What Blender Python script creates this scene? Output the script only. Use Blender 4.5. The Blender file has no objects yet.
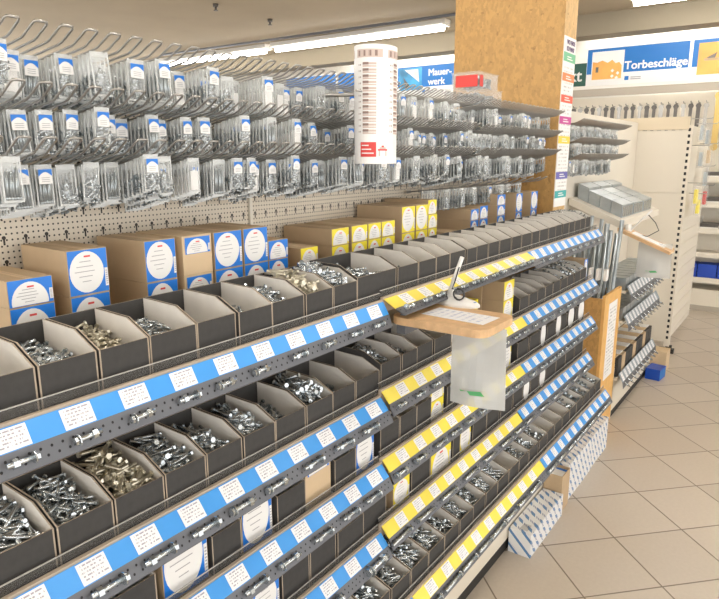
import bpy, math, random
from mathutils import Vector, Matrix
S = bpy.context.scene
COL = S.collection
R = random.Random(7)

# ---------------------------------------------------------------- helpers
class MB:
    """Collects polygons; mesh() turns them into one mesh datablock."""
    def __init__(self): self.v=[]; self.f=[]; self.m=[]; self.s=[]
    def face(self, pts, mat=0, smooth=False):
        b=len(self.v); self.v+= [tuple(p) for p in pts]
        self.f.append(tuple(range(b,b+len(pts)))); self.m.append(mat); self.s.append(smooth)
    def box(self,x0,y0,z0,x1,y1,z1,mat=0,M=None,mats=None):
        p=[Vector((x,y,z)) for z in (z0,z1) for y in (y0,y1) for x in (x0,x1)]
        if M is not None: p=[M@q for q in p]
        b=len(self.v); self.v+=[tuple(q) for q in p]
        F=[(0,2,3,1),(4,5,7,6),(0,1,5,4),(2,6,7,3),(0,4,6,2),(1,3,7,5)]  # bottom top front back left right
        for i,q in enumerate(F):
            self.f.append(tuple(b+k for k in q)); self.m.append(mats[i] if mats else mat); self.s.append(False)
    def cyl(self,p,q,r,n=8,mat=0,caps=True,r2=None,smooth=True,phase=0.0):
        p=Vector(p);q=Vector(q);d=(q-p).normalized()
        a=d.orthogonal().normalized();c=d.cross(a); r2=r if r2 is None else r2
        b=len(self.v)
        for (o,rr) in ((p,r),(q,r2)):
            for i in range(n):
                t=2*math.pi*i/n+phase
                self.v.append(tuple(o+(a*math.cos(t)+c*math.sin(t))*rr))
        for i in range(n):
            j=(i+1)%n
            self.f.append((b+i,b+j,b+n+j,b+n+i)); self.m.append(mat); self.s.append(smooth)
        if caps:
            self.f.append(tuple(b+i for i in reversed(range(n)))); self.m.append(mat); self.s.append(False)
            self.f.append(tuple(b+n+i for i in range(n))); self.m.append(mat); self.s.append(False)
    def tube(self,pts,r,n=6,mat=0):
        pts=[Vector(p) for p in pts]; b=len(self.v); k=len(pts)
        d0=(pts[1]-pts[0]).normalized(); a=d0.orthogonal().normalized()
        for i,p in enumerate(pts):
            d=((pts[min(i+1,k-1)]-pts[max(i-1,0)])).normalized()
            a=(a-d*a.dot(d)).normalized(); c=d.cross(a)
            for j in range(n):
                t=2*math.pi*j/n; self.v.append(tuple(p+(a*math.cos(t)+c*math.sin(t))*r))
        for i in range(k-1):
            for j in range(n):
                l=(j+1)%n
                self.f.append((b+i*n+j,b+i*n+l,b+(i+1)*n+l,b+(i+1)*n+j)); self.m.append(mat); self.s.append(True)
        self.f.append(tuple(b+i for i in reversed(range(n)))); self.m.append(mat); self.s.append(False)
        self.f.append(tuple(b+(k-1)*n+i for i in range(n))); self.m.append(mat); self.s.append(False)
    def prism(self,poly,fn,a,b,m_a=0,m_b=0,m_e=0):
        """poly: 2D outline; fn(u,v,t) -> 3D point; extruded from t=a to t=b."""
        A=[fn(u,v,a) for u,v in poly]; B=[fn(u,v,b) for u,v in poly]
        self.face(A,m_a); self.face(list(reversed(B)),m_b)
        n=len(poly)
        for i in range(n):
            j=(i+1)%n; self.face([A[j],A[i],B[i],B[j]],m_e)
    def mesh(self,name,mats):
        me=bpy.data.meshes.new(name); me.from_pydata(self.v,[],self.f)
        for m in mats: me.materials.append(m)
        me.polygons.foreach_set('material_index',self.m); me.polygons.foreach_set('use_smooth',self.s)
        me.update(); return me

def new(name,me,parent=None,loc=(0,0,0),rot=None,scale=None):
    o=bpy.data.objects.new(name,me); COL.objects.link(o); o.location=loc
    if rot is not None: o.rotation_euler=rot
    if scale is not None: o.scale=scale
    if parent is not None: o.parent=parent
    return o
def tag(o,label,cat,group=None,kind=None):
    o['label']=label; o['category']=cat
    if group: o['group']=group
    if kind: o['kind']=kind
    return o
def struct(name,me,loc=(0,0,0),label=None):
    o=new(name,me,None,loc); o['kind']='structure'
    if label: o['label']=label
    return o
ONES='first second third fourth fifth sixth seventh eighth ninth tenth eleventh twelfth thirteenth fourteenth fifteenth sixteenth seventeenth eighteenth nineteenth'.split()
def nth(i):
    if i<=19: return ONES[i-1]
    t,u=divmod(i,10); T={2:'twent',3:'thirt',4:'fort',5:'fift',6:'sixt',7:'sevent'}[t]
    return T+'ieth' if u==0 else T+'y-'+ONES[u-1]

# ---------------------------------------------------------------- materials
def mat(name,col,rough=.5,metal=0.0,noise=0.0,nscale=30.0,bump=0.0,spec=None,emis=None,alpha=None):
    m=bpy.data.materials.new(name); m.use_nodes=True; nt=m.node_tree; b=nt.nodes['Principled BSDF']
    b.inputs['Base Color'].default_value=(*col,1); b.inputs['Roughness'].default_value=rough; b.inputs['Metallic'].default_value=metal
    if spec is not None: b.inputs['Specular IOR Level'].default_value=spec
    if noise or bump:
        tc=nt.nodes.new('ShaderNodeTexCoord'); n=nt.nodes.new('ShaderNodeTexNoise'); n.inputs['Scale'].default_value=nscale; n.inputs['Detail'].default_value=4
        nt.links.new(tc.outputs['Object'],n.inputs['Vector'])
        if noise:
            r=nt.nodes.new('ShaderNodeValToRGB')
            r.color_ramp.elements[0].position=.3; r.color_ramp.elements[1].position=.7
            r.color_ramp.elements[0].color=(*[c*(1-noise) for c in col],1); r.color_ramp.elements[1].color=(*[min(1,c*(1+noise)) for c in col],1)
            nt.links.new(n.outputs['Fac'],r.inputs['Fac']); nt.links.new(r.outputs['Color'],b.inputs['Base Color'])
        if bump:
            bp=nt.nodes.new('ShaderNodeBump'); bp.inputs['Strength'].default_value=bump; bp.inputs['Distance'].default_value=.002
            nt.links.new(n.outputs['Fac'],bp.inputs['Height']); nt.links.new(bp.outputs['Normal'],b.inputs['Normal'])
    if emis: b.inputs['Emission Color'].default_value=(*emis[0],1); b.inputs['Emission Strength'].default_value=emis[1]
    return m
def node(nt,t,**k):
    n=nt.nodes.new(t)
    for a,b in k.items():
        if a=='inp':
            for i,v in b.items(): n.inputs[i].default_value=v
        else: setattr(n,a,b)
    return n
def math_(nt,op,a,b=None,c=None):
    n=nt.nodes.new('ShaderNodeMath'); n.operation=op
    for i,x in enumerate((a,b,c)):
        if x is None: continue
        if isinstance(x,(int,float)): n.inputs[i].default_value=x
        else: nt.links.new(x,n.inputs[i])
    return n.outputs[0]
def mixcol(nt,fac,a,b):
    n=nt.nodes.new('ShaderNodeMix'); n.data_type='RGBA'
    for s,x in ((0,fac),(6,a),(7,b)):
        if isinstance(x,tuple): n.inputs[s].default_value=(*x,1)
        elif isinstance(x,(int,float)): n.inputs[s].default_value=x
        else: nt.links.new(x,n.inputs[s])
    return n.outputs[2]
def film(name,col,fac,rough=.15):
    """clear plastic: part see-through, part glossy"""
    m=bpy.data.materials.new(name); m.use_nodes=True; nt=m.node_tree; b=nt.nodes['Principled BSDF']
    b.inputs['Base Color'].default_value=(*col,1); b.inputs['Roughness'].default_value=rough
    t=nt.nodes.new('ShaderNodeBsdfTransparent'); x=nt.nodes.new('ShaderNodeMixShader'); x.inputs[0].default_value=fac
    nt.links.new(t.outputs[0],x.inputs[1]); nt.links.new(b.outputs[0],x.inputs[2])
    nt.links.new(x.outputs[0],nt.nodes['Material Output'].inputs['Surface']); return m
def printed(name,paper,ink,rows,cols,axis='Z',amount=.5,margin=.08,coord='Generated',rough=.5):
    """paper with rows of tiny unreadable print"""
    m=bpy.data.materials.new(name); m.use_nodes=True; nt=m.node_tree; b=nt.nodes['Principled BSDF']; b.inputs['Roughness'].default_value=rough
    tc=nt.nodes.new('ShaderNodeTexCoord'); sp=nt.nodes.new('ShaderNodeSeparateXYZ'); nt.links.new(tc.outputs[coord],sp.inputs[0])
    u=sp.outputs['X']; v=sp.outputs[axis]
    vr=math_(nt,'MULTIPLY',v,rows); line=math_(nt,'LESS_THAN',math_(nt,'FRACT',vr),.45)
    cb=nt.nodes.new('ShaderNodeCombineXYZ'); nt.links.new(math_(nt,'MULTIPLY',u,cols),cb.inputs[0]); nt.links.new(math_(nt,'MULTIPLY',math_(nt,'FLOOR',vr),7.3),cb.inputs[1])
    nz=node(nt,'ShaderNodeTexNoise',inp={'Scale':1.0,'Detail':2}); nt.links.new(cb.outputs[0],nz.inputs['Vector'])
    on=math_(nt,'GREATER_THAN',nz.outputs['Fac'],.5)
    def inside(s): return math_(nt,'MULTIPLY',math_(nt,'GREATER_THAN',s,margin),math_(nt,'LESS_THAN',s,1-margin))
    k=math_(nt,'MULTIPLY',math_(nt,'MULTIPLY',line,on),math_(nt,'MULTIPLY',inside(u),inside(v)))
    c=mixcol(nt,math_(nt,'MULTIPLY',k,amount),paper,ink); nt.links.new(c,b.inputs['Base Color']); return m

def osb_mat(name,base):
    m=bpy.data.materials.new(name); m.use_nodes=True; nt=m.node_tree; b=nt.nodes['Principled BSDF']; b.inputs['Roughness'].default_value=.6
    tc=nt.nodes.new('ShaderNodeTexCoord')
    mp=node(nt,'ShaderNodeMapping',inp={'Scale':(44,44,26),'Rotation':(.5,.7,.3)}); nt.links.new(tc.outputs['Object'],mp.inputs[0])
    n0=node(nt,'ShaderNodeTexNoise',inp={'Scale':3.0}); nt.links.new(mp.outputs[0],n0.inputs['Vector'])
    va=nt.nodes.new('ShaderNodeVectorMath'); va.operation='ADD'; nt.links.new(mp.outputs[0],va.inputs[0]); nt.links.new(n0.outputs['Color'],va.inputs[1])
    vo=node(nt,'ShaderNodeTexVoronoi',inp={'Scale':1.6}); nt.links.new(va.outputs[0],vo.inputs['Vector'])
    r=nt.nodes.new('ShaderNodeValToRGB'); e=r.color_ramp.elements
    e[0].color=(*[c*.86 for c in base],1); e[1].color=(*[min(1,c*1.12) for c in base],1)
    sp=nt.nodes.new('ShaderNodeSeparateColor'); nt.links.new(vo.outputs['Color'],sp.inputs[0]); nt.links.new(sp.outputs[0],r.inputs['Fac'])
    n2=node(nt,'ShaderNodeTexNoise',inp={'Scale':34.0,'Detail':2}); nt.links.new(tc.outputs['Object'],n2.inputs['Vector'])
    dark=math_(nt,'GREATER_THAN',n2.outputs['Fac'],.69)
    c=mixcol(nt,math_(nt,'MULTIPLY',dark,.35),r.outputs['Color'],(.16,.07,.02)); nt.links.new(c,b.inputs['Base Color']); return m

def floor_mat():
    m=bpy.data.materials.new('floor_tiles'); m.use_nodes=True; nt=m.node_tree; b=nt.nodes['Principled BSDF']; b.inputs['Roughness'].default_value=.38
    tc=nt.nodes.new('ShaderNodeTexCoord'); T=.35419
    th=-.76822; ox,oy=3.09487,.82655
    sp=nt.nodes.new('ShaderNodeSeparateXYZ'); nt.links.new(tc.outputs['Object'],sp.inputs[0])
    x=math_(nt,'SUBTRACT',sp.outputs['X'],ox); y=math_(nt,'SUBTRACT',sp.outputs['Y'],oy)
    c,s=math.cos(th)/T,math.sin(th)/T
    u=math_(nt,'ADD',math_(nt,'MULTIPLY',x,c),math_(nt,'MULTIPLY',y,s)); v=math_(nt,'ADD',math_(nt,'MULTIPLY',x,s),math_(nt,'MULTIPLY',y,-c))
    def edge(t):
        f=math_(nt,'FRACT',t); return math_(nt,'MINIMUM',f,math_(nt,'SUBTRACT',1.0,f))
    d=math_(nt,'MINIMUM',edge(u),edge(v))
    mr=nt.nodes.new('ShaderNodeMapRange'); nt.links.new(d,mr.inputs[0]); mr.inputs[1].default_value=.006; mr.inputs[2].default_value=.013
    cell=nt.nodes.new('ShaderNodeCombineXYZ'); nt.links.new(math_(nt,'FLOOR',u),cell.inputs[0]); nt.links.new(math_(nt,'FLOOR',v),cell.inputs[1])
    wn=node(nt,'ShaderNodeTexWhiteNoise'); wn.noise_dimensions='2D'; nt.links.new(cell.outputs[0],wn.inputs['Vector'])
    nz=node(nt,'ShaderNodeTexNoise',inp={'Scale':60.0,'Detail':5}); nt.links.new(tc.outputs['Object'],nz.inputs['Vector'])
    k=math_(nt,'ADD',math_(nt,'MULTIPLY',wn.outputs['Value'],.35),math_(nt,'MULTIPLY',nz.outputs['Fac'],.65))
    tile=mixcol(nt,k,(.49,.42,.34),(.60,.525,.435))
    c=mixcol(nt,mr.outputs[0],(.20,.155,.11),tile); nt.links.new(c,b.inputs['Base Color'])
    bp=nt.nodes.new('ShaderNodeBump'); bp.inputs['Distance'].default_value=.002; bp.inputs['Strength'].default_value=.5
    nt.links.new(mr.outputs[0],bp.inputs['Height']); nt.links.new(bp.outputs['Normal'],b.inputs['Normal'])
    return m

def peg_mat():
    m=bpy.data.materials.new('cream_pegboard'); m.use_nodes=True; nt=m.node_tree; b=nt.nodes['Principled BSDF']; b.inputs['Roughness'].default_value=.5
    tc=nt.nodes.new('ShaderNodeTexCoord'); sp=nt.nodes.new('ShaderNodeSeparateXYZ'); nt.links.new(tc.outputs['Object'],sp.inputs[0])
    X,Z=sp.outputs['X'],sp.outputs['Z']
    def cellc(t,p,o): return math_(nt,'MULTIPLY',math_(nt,'SUBTRACT',math_(nt,'FRACT',math_(nt,'DIVIDE',math_(nt,'SUBTRACT',t,o),p)),.5),p)
    def disc(x,z,r): return math_(nt,'LESS_THAN',math_(nt,'SQRT',math_(nt,'ADD',math_(nt,'MULTIPLY',x,x),math_(nt,'MULTIPLY',z,z))),r)
    small=disc(cellc(X,.01134,.0),cellc(Z,.0125,.0),.0021)
    kx=cellc(X,.04536,.0); kz=cellc(Z,.05,.011)
    key=disc(kx,kz,.0042)
    slot=math_(nt,'MULTIPLY',math_(nt,'LESS_THAN',math_(nt,'ABSOLUTE',kx),.0021),math_(nt,'LESS_THAN',math_(nt,'ABSOLUTE',math_(nt,'ADD',kz,.007)),.008))
    h=math_(nt,'MAXIMUM',small,math_(nt,'MAXIMUM',key,slot))
    c=mixcol(nt,h,(.72,.64,.52),(.03,.022,.015)); nt.links.new(c,b.inputs['Base Color']); return m

def parcel_mat():
    """white wrapping paper with slanting rows of small blue printed blocks"""
    m=bpy.data.materials.new('printed_wrap'); m.use_nodes=True; nt=m.node_tree; b=nt.nodes['Principled BSDF']; b.inputs['Roughness'].default_value=.35
    tc=nt.nodes.new('ShaderNodeTexCoord'); sp=nt.nodes.new('ShaderNodeSeparateXYZ'); nt.links.new(tc.outputs['Object'],sp.inputs[0])
    x,y,z=sp.outputs; s=math_(nt,'ADD',y,math_(nt,'MULTIPLY',z,1.0))
    a=math_(nt,'DIVIDE',math_(nt,'ADD',x,math_(nt,'MULTIPLY',math_(nt,'SUBTRACT',z,y),.75)),.052)
    t=math_(nt,'DIVIDE',math_(nt,'ADD',math_(nt,'SUBTRACT',z,y),math_(nt,'MULTIPLY',x,.35)),.044)
    row=math_(nt,'FLOOR',a); fr=math_(nt,'FRACT',a)
    band=math_(nt,'LESS_THAN',fr,.42)
    tt=math_(nt,'ADD',t,math_(nt,'MULTIPLY',row,.37)); ft=math_(nt,'FRACT',tt)
    big=math_(nt,'LESS_THAN',ft,.42); sm=math_(nt,'MULTIPLY',math_(nt,'GREATER_THAN',ft,.5),math_(nt,'LESS_THAN',math_(nt,'ABSOLUTE',math_(nt,'SUBTRACT',fr,.2)),.13))
    k1=math_(nt,'MULTIPLY',band,big); k2=math_(nt,'MULTIPLY',sm,math_(nt,'GREATER_THAN',math_(nt,'FRACT',math_(nt,'MULTIPLY',tt,6.0)),.35))
    c=mixcol(nt,math_(nt,'MULTIPLY',k1,.9),(.80,.80,.80),(.025,.17,.42)); c=mixcol(nt,math_(nt,'MULTIPLY',k2,.75),c,(.10,.14,.30)); nt.links.new(c,b.inputs['Base Color']); return m

M={}
M['floor']=floor_mat(); M['peg']=peg_mat(); M['wrap']=parcel_mat()
M['ceil']=mat('ceiling_paint',(.41,.345,.25),.9,noise=.05,nscale=1.2)
M['beam']=mat('beam_paint',(.27,.23,.165),.9)
M['white']=mat('white_paint',(.80,.77,.71),.6)
M['cream']=mat('cream_sheet_metal',(.74,.685,.585),.45)
M['plinth']=mat('cream_plinth',(.72,.66,.55),.45)
M['black']=mat('black_rubber',(.02,.018,.016),.6)
M['rail']=mat('grey_painted_rail',(.125,.13,.145),.42,metal=.2)
M['hole']=mat('punched_hole',(.012,.012,.014),.8)
M['shelf']=mat('shelf_metal',(.42,.37,.30),.45)
M['tanedge']=mat('tan_tape',(.50,.41,.32),.6)
M['blue']=mat('blue_strip',(.055,.32,.78),.35)
M['yellow']=mat('yellow_strip',(.87,.72,.085),.35)
M['greystrip']=mat('grey_blue_strip',(.27,.32,.36),.4)
M['ticket']=printed('price_ticket_print',(.84,.84,.85),(.22,.20,.26),6,16,'Z',.75,.07)
M['clear']=film('clear_stop',(.13,.127,.12),.28,.40)
M['stopglint']=mat('clear_stop_highlight',(.50,.48,.45),.25)  # pale opaque line standing in for the highlight on the clear plastic
M['bag']=film('clear_pouch',(.84,.87,.87),.13,.08)
M['rim']=film('pouch_seam',(.86,.88,.87),.55,.15)
M['bagmilky']=film('milky_bag',(.72,.73,.71),.60,.25)
M['acryl']=film('clear_box_plastic',(.86,.88,.88),.16,.08)
M['dark']=mat('charcoal_card',(.044,.042,.040),.75,noise=.12,nscale=60)
M['inner']=mat('raw_grey_card',(.74,.70,.64),.85,noise=.05,nscale=25)
M['kraftedge']=mat('card_edge',(.38,.31,.235),.85)
M['kraft']=mat('kraft_card',(.50,.365,.225),.75,noise=.05,nscale=12)
M['kraftl']=mat('light_kraft_card',(.64,.48,.30),.75,noise=.05,nscale=12)
M['lblue']=mat('carton_label_blue',(.012,.19,.69),.4)
M['lyellow']=mat('carton_label_yellow',(.90,.76,.04),.4)
M['paper']=mat('white_paper',(.82,.81,.79),.6)
M['ink']=mat('grey_ink',(.40,.39,.40),.7)
M['zinc']=mat('zinc_steel',(.55,.59,.61),.24,metal=.9)
M['zincd']=mat('dark_zinc_steel',(.36,.40,.42),.28,metal=.9)
M['gold']=mat('yellowish_zinc',(.60,.56,.45),.32,metal=.85)
M['wire']=mat('galvanised_wire',(.40,.385,.36),.33,metal=.8)
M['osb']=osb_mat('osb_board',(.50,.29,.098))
M['osbl']=mat('planed_wood',(.74,.43,.14),.55,noise=.08,nscale=18)
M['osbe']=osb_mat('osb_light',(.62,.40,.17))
M['tube']=mat('lamp_tube',(1,1,1),.5,emis=((1.0,.975,.93),22.0))
M['ply']=mat('plywood_tray',(.64,.41,.215),.5,noise=.14,nscale=30)
M['plastic']=mat('white_plastic',(.78,.77,.74),.3)
M['cable']=mat('black_cord',(.03,.03,.03),.4)
M['red']=mat('red_print',(.68,.055,.045),.5)
M['signblue']=mat('sign_blue',(.001,.155,.50),.4)
M['signwhite']=mat('sign_white',(.86,.85,.83),.5)
M['orange']=mat('sign_photo_orange',(.90,.44,.11),.5,noise=.16,nscale=5)
M['green']=mat('dark_green_sign',(.01,.085,.06),.4)
M['bluebox']=mat('cobalt_box',(.01,.07,.42),.35)
M['brass']=mat('brass_plated',(.62,.45,.17),.35,metal=.7)
M['darksteel']=mat('dark_steel',(.13,.12,.11),.4,metal=.6)
M['galv']=mat('galvanised_sheet',(.43,.48,.51),.34,metal=.7,noise=.1,nscale=20)

# ---------------------------------------------------------------- the room
b=MB(); b.box(-5,-5,-.1,11,11,0); struct('floor',b.mesh('floor',[M['floor']]))
b=MB(); b.box(-5,-5,3.3,11,11,3.4); struct('ceiling',b.mesh('ceiling',[M['ceil']]))
b=MB(); b.box(8.75,-5,0,8.9,11,3.3); struct('wall_far',b.mesh('wall_far',[M['white']]))
b=MB(); b.box(7.7,-5,3.07,8.0,11,3.3); struct('trim_1',b.mesh('ceiling_beam',[M['beam']]),label='tan beam crossing below the ceiling')
# OSB clad pillar
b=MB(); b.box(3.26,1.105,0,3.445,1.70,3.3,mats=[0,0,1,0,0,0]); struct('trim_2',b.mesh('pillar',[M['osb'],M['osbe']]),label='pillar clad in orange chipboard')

# lamps
def lamp(x,y0,y1,label):
    b=MB(); b.box(x-.07,y0,3.25,x+.07,y1,3.299); b.box(x-.11,y0+.02,3.235,x+.11,y1-.02,3.25)
    o=new('ceiling_light',b.mesh('light_housing',[M['white']])); tag(o,label,'lamp','fluorescent ceiling lights')
    b=MB(); b.cyl((x,y0+.05,3.205),(x,y1-.05,3.205),.028,10); new('tube',b.mesh('light_tube',[M['tube']]),o)
    o['label']=label
names=['far left','left','right','far right']
lamp(7.0,6.6,9.4,'long bright ceiling tube light, the further end of the lit row')
lamp(7.0,3.75,6.5,'long bright ceiling tube light running up to the chipboard pillar')
lamp(7.0,-.9,1.75,'ceiling tube light above the blue aisle signs at right')
lamp(8.38,.2,2.6,'added tube light hidden behind the beam, brightening the far wall, right')  # added lamp, unseen behind the beam, whitens the wall above the signs
lamp(8.38,3.6,6.4,'added tube light hidden behind the beam, brightening the far wall, left')  # second added lamp, also unseen, for the left stretch of that wall
for i,(x,y0,y1) in enumerate([(4.2,1.0,3.6),(4.2,-2.2,.6),(1.4,-.2,2.6),(1.4,-3.2,-.5),(-1.6,-.2,2.8),(-1.6,-3.2,-.5)]):
    lamp(x,y0,y1,['ceiling tube light over the far bay of bins','ceiling tube light over the aisle floor','ceiling tube light right above the wire hooks','ceiling tube light over the aisle beside the camera','ceiling tube light behind the camera near shelves','ceiling tube light behind the camera over the aisle'][i])
b=MB(); b.tube([(6.62,8.5,3.275),(6.72,3.2,3.275)],.016,6)
tag(new('conduit',b.mesh('conduit',[M['rail']])),'dark cable conduit running along the ceiling before the tube light','conduit')
for x,y,l in ((4.91,5.36,'grey ceiling sprinkler at the top left of the ceiling'),(5.79,5.42,'grey ceiling sprinkler nearer the tube light')):
    b=MB(); b.cyl((0,0,0),(0,0,-.03),.03,10); b.cyl((0,0,-.03),(0,0,-.06),.012,8); b.cyl((0,0,-.06),(0,0,-.066),.025,10)
    tag(new('sprinkler',b.mesh('sprinkler',[M['darksteel']]),None,(x,y,3.3)),l,'sprinkler')
b=MB(); b.box(-.05,-.5,-.07,.05,.5,0); b.box(-.05,-.52,-.16,.05,-.44,0); b.box(-.07,-.56,-.17,.07,-.44,-.15)
tag(new('lamp_bracket',b.mesh('lamp_bracket',[M['white']]),None,(6.6,1.65,3.3)),'white bracket hanging from the ceiling near the blue sign','bracket')

# ---------------------------------------------------------------- main shelving
XA,XB,XC=1.335,2.335,3.31
YB=1.355
BAYS=[('blue',.335,XA),('yellow',XA,XB),('blue',XB,XC)]
# strip-top height for the four upper shelves and the base shelf, per bay
ZT={1:(1.382,1.388,1.388),2:(1.117,1.132,1.132),3:(.923,.933,.932),4:(.711,.729,.734),5:(.549,.549,.549)}
YT={1:.880,2:.885,3:.881,4:.882,5:.777}
PROF={(1,0):((-.018,-.031),(-.029,-.062)),(1,1):((-.036,-.020),(-.064,-.033))}
DEF=((-.025,-.030),(-.040,-.060))
def shelf_z(s,k): return ZT[s][k]-.012
SHELFNAME={1:'top',2:'second',3:'third',4:'fourth',5:'bottom'}

def bolt_mesh(L,r,m,nut=False,name='bolt',seg=7):
    b=MB(); h=r*1.2
    b.cyl((-L/2,0,0),(L/2,0,0),r,seg)
    b.cyl((-L/2-h,0,0),(-L/2,0,0),r*1.6,6,smooth=False)
    if nut:
        b.cyl((L/2-r*4,0,0),(L/2-r*2,0,0),r*1.8,6,smooth=False); b.cyl((-L/2+r*.2,0,0),(-L/2+r*.7,0,0),r*2.3,10,smooth=False)
    return b.mesh(name,[m])
SAMPLE={'ll':bolt_mesh(.092,.0060,M['zinc'],False,'sample_bolt'),'s':bolt_mesh(.040,.0040,M['zinc'],True,'sample_bolt'),'m':bolt_mesh(.060,.0048,M['zinc'],True,'sample_bolt'),'l':bolt_mesh(.095,.0052,M['zinc'],False,'sample_bolt'),'xl':bolt_mesh(.085,.0075,M['zinc'],True,'sample_bolt')}

for k,(colr,x0,x1) in enumerate(BAYS):
    bay=new('shelf_bay',None); bay.location=(x0,YB,0)
    tag(bay,['cream shelving bay with blue price strips nearest the camera','cream shelving bay with yellow price strips in the middle','cream shelving bay with blue price strips beside the chipboard pillar'][k],'shelf','shelving bays of the bolt display')
    W=x1-x0
    P=lambda n,mb,ms,par=bay: new(n,mb.mesh(n,ms),par)
    b=MB(); b.box(.006,0,.45,W-.006,.012,1.90); P('back_panel',b,[M['peg']])
    for ux in (0,W):
        b=MB(); b.box(0 if ux==0 else W-.0055,-.008,.0,.0055 if ux==0 else W,.03,1.93); P('upright',b,[M['cream']])
    b=MB(); b.box(0,-.022,1.897,W,-.008,1.925); P('hook_bar',b,[M['wire']])
    b=MB(); b.box(0,-.41,.06,W,-.40,.50,0); b.box(0,-.405,0,W,-.395,.06,1); b.box(0,-.40,0,W,.03,.01,1); P('plinth',b,[M['plinth'],M['black']])
    for s in range(1,6):
        zt=ZT[s][k]; yt=YT[s]-YB
        (d1,e1),(d2,e2)=PROF.get((s,k),DEF)
        b=MB(); b.box(.003,yt+.004,zt-.035,W-.003,-.01,zt-.012)
        b.box(0,yt+.002,zt-.036,W,yt+.010,zt+.004,1)
        sh=P('shelf',b,[M['shelf'],M['tanedge']]); sh['label']=SHELFNAME[s]+' shelf board'
        # clear stop along the front edge, highlight painted along its top
        b=MB(); b.box(.002,yt+.011,zt-.012,W-.002,yt+.0135,zt+.020); b.box(.002,yt+.0108,zt+.020,W-.002,yt+.0137,zt+.0212,1); P('clear_stop',b,[M['clear'],M['stopglint']],sh)
        # sloping price strip
        n=Vector((0,e1,-d1)).normalized(); n=Vector((0,-abs(n.y),abs(n.z)))
        def sp(x,t,o=0.0,yy=yt,zz=zt,d=d1,e=e1,n=n): return Vector((x,yy+d*t,zz+e*t))+n*o
        b=MB(); b.face([sp(.002,0),sp(.002,1),sp(W-.002,1),sp(W-.002,0)]); b.face([sp(.002,0,-.002),sp(W-.002,0,-.002),sp(W-.002,1,-.002),sp(.002,1,-.002)])
        P('price_strip',b,[M[colr]],sh)
        # perforated rail
        n2=Vector((0,(e2-e1),-(d2-d1))).normalized(); n2=Vector((0,-abs(n2.y),abs(n2.z)))
        def rp(x,t,o=0.0,yy=yt,zz=zt,n=n2): return Vector((x,yy+d1+(d2-d1)*t,zz+e1+(e2-e1)*t))+n*o
        b=MB(); A=[rp(.001,0),rp(.001,1),rp(W-.001,1),rp(W-.001,0)]; b.face(A); b.face([p-n2*.003 for p in reversed(A)])
        b.box(.001,A[1].y,A[1].z-.002,W-.001,A[1].y+.014,A[1].z)
        hp=.0165 if k==0 else .02; nx=int(W/hp)
        for row,t in enumerate((.32,.68)):
            for i in range(nx):
                cx=.012+hp*(i+.5*row)
                if cx>W-.01: continue
                b.face([rp(cx+.0022*math.cos(a),t+.075*math.sin(a),.0004) for a in [math.pi*q/3 for q in range(6)]],1)
        P('perforated_rail',b,[M['rail'],M['hole']],sh)
        # tickets
        tw={0:.050,1:.047,2:.042}[k]; pitch=.1 if k<2 else .0885
        tk=MB(); tk.face([sp(-tw/2,.06,.0006),sp(-tw/2,.96,.0006),sp(tw/2,.96,.0006),sp(tw/2,.06,.0006)]); me=tk.mesh('price_ticket',[M['ticket']])
        off={0:.045,1:.085,2:.05}[k]
        cnt=int((W-off)/pitch)+1
        for i in range(cnt):
            cx=off+i*pitch
            if cx+tw/2<W-.003: new('price_ticket',me,sh,(cx,0,0))
        # sample bolts fixed along the rail
        if k==0: kinds={1:'s',2:'m',3:'m',4:'xl',5:'l'}[s]
        else: kinds={1:'s',2:'s',3:'m',4:'l',5:'ll'}[s]
        step={'s':.1,'m':.105,'l':.15,'xl':.22,'ll':.115}[kinds]
        if s==1 and k==1: step=.08
        i=0; cx=.045
        while cx<W-(.06 if kinds in ('l','ll','xl') else .04):
            q=rp(cx,.5,.0085); o=new('sample_bolt',SAMPLE[kinds],sh,q)
            o.rotation_euler=(0,R.uniform(-.04,.04),math.pi if R.random()<.5 else 0); cx+=step*R.uniform(.9,1.1)

# ---------------------------------------------------------------- cardboard bins
BINC={}
def bin_mesh(w,hf,hb,d):
    key=(round(w,3),hf,hb,d)
    if key in BINC: return BINC[key]
    b=MB(); t=.0028
    side=[(0,0),(d,0),(d,hb),(d*.36,hb-.003),(0,hf)]
    f=lambda u,v,x:(x,u,v)
    b.prism(side,f,0,t,0,1,2); b.prism(side,f,w-t,w,1,0,2)
    b.box(t,0,0,w-t,t,hf,mats=[0,2,0,1,0,0]); b.box(t,d-t,0,w-t,d,hb,mats=[0,2,0,0,0,0])
    b.box(t,t,0,w-t,d-t,t,1)
    BINC[key]=b.mesh('bin',[M['dark'],M['inner'],M['kraftedge']]); return BINC[key]

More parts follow.
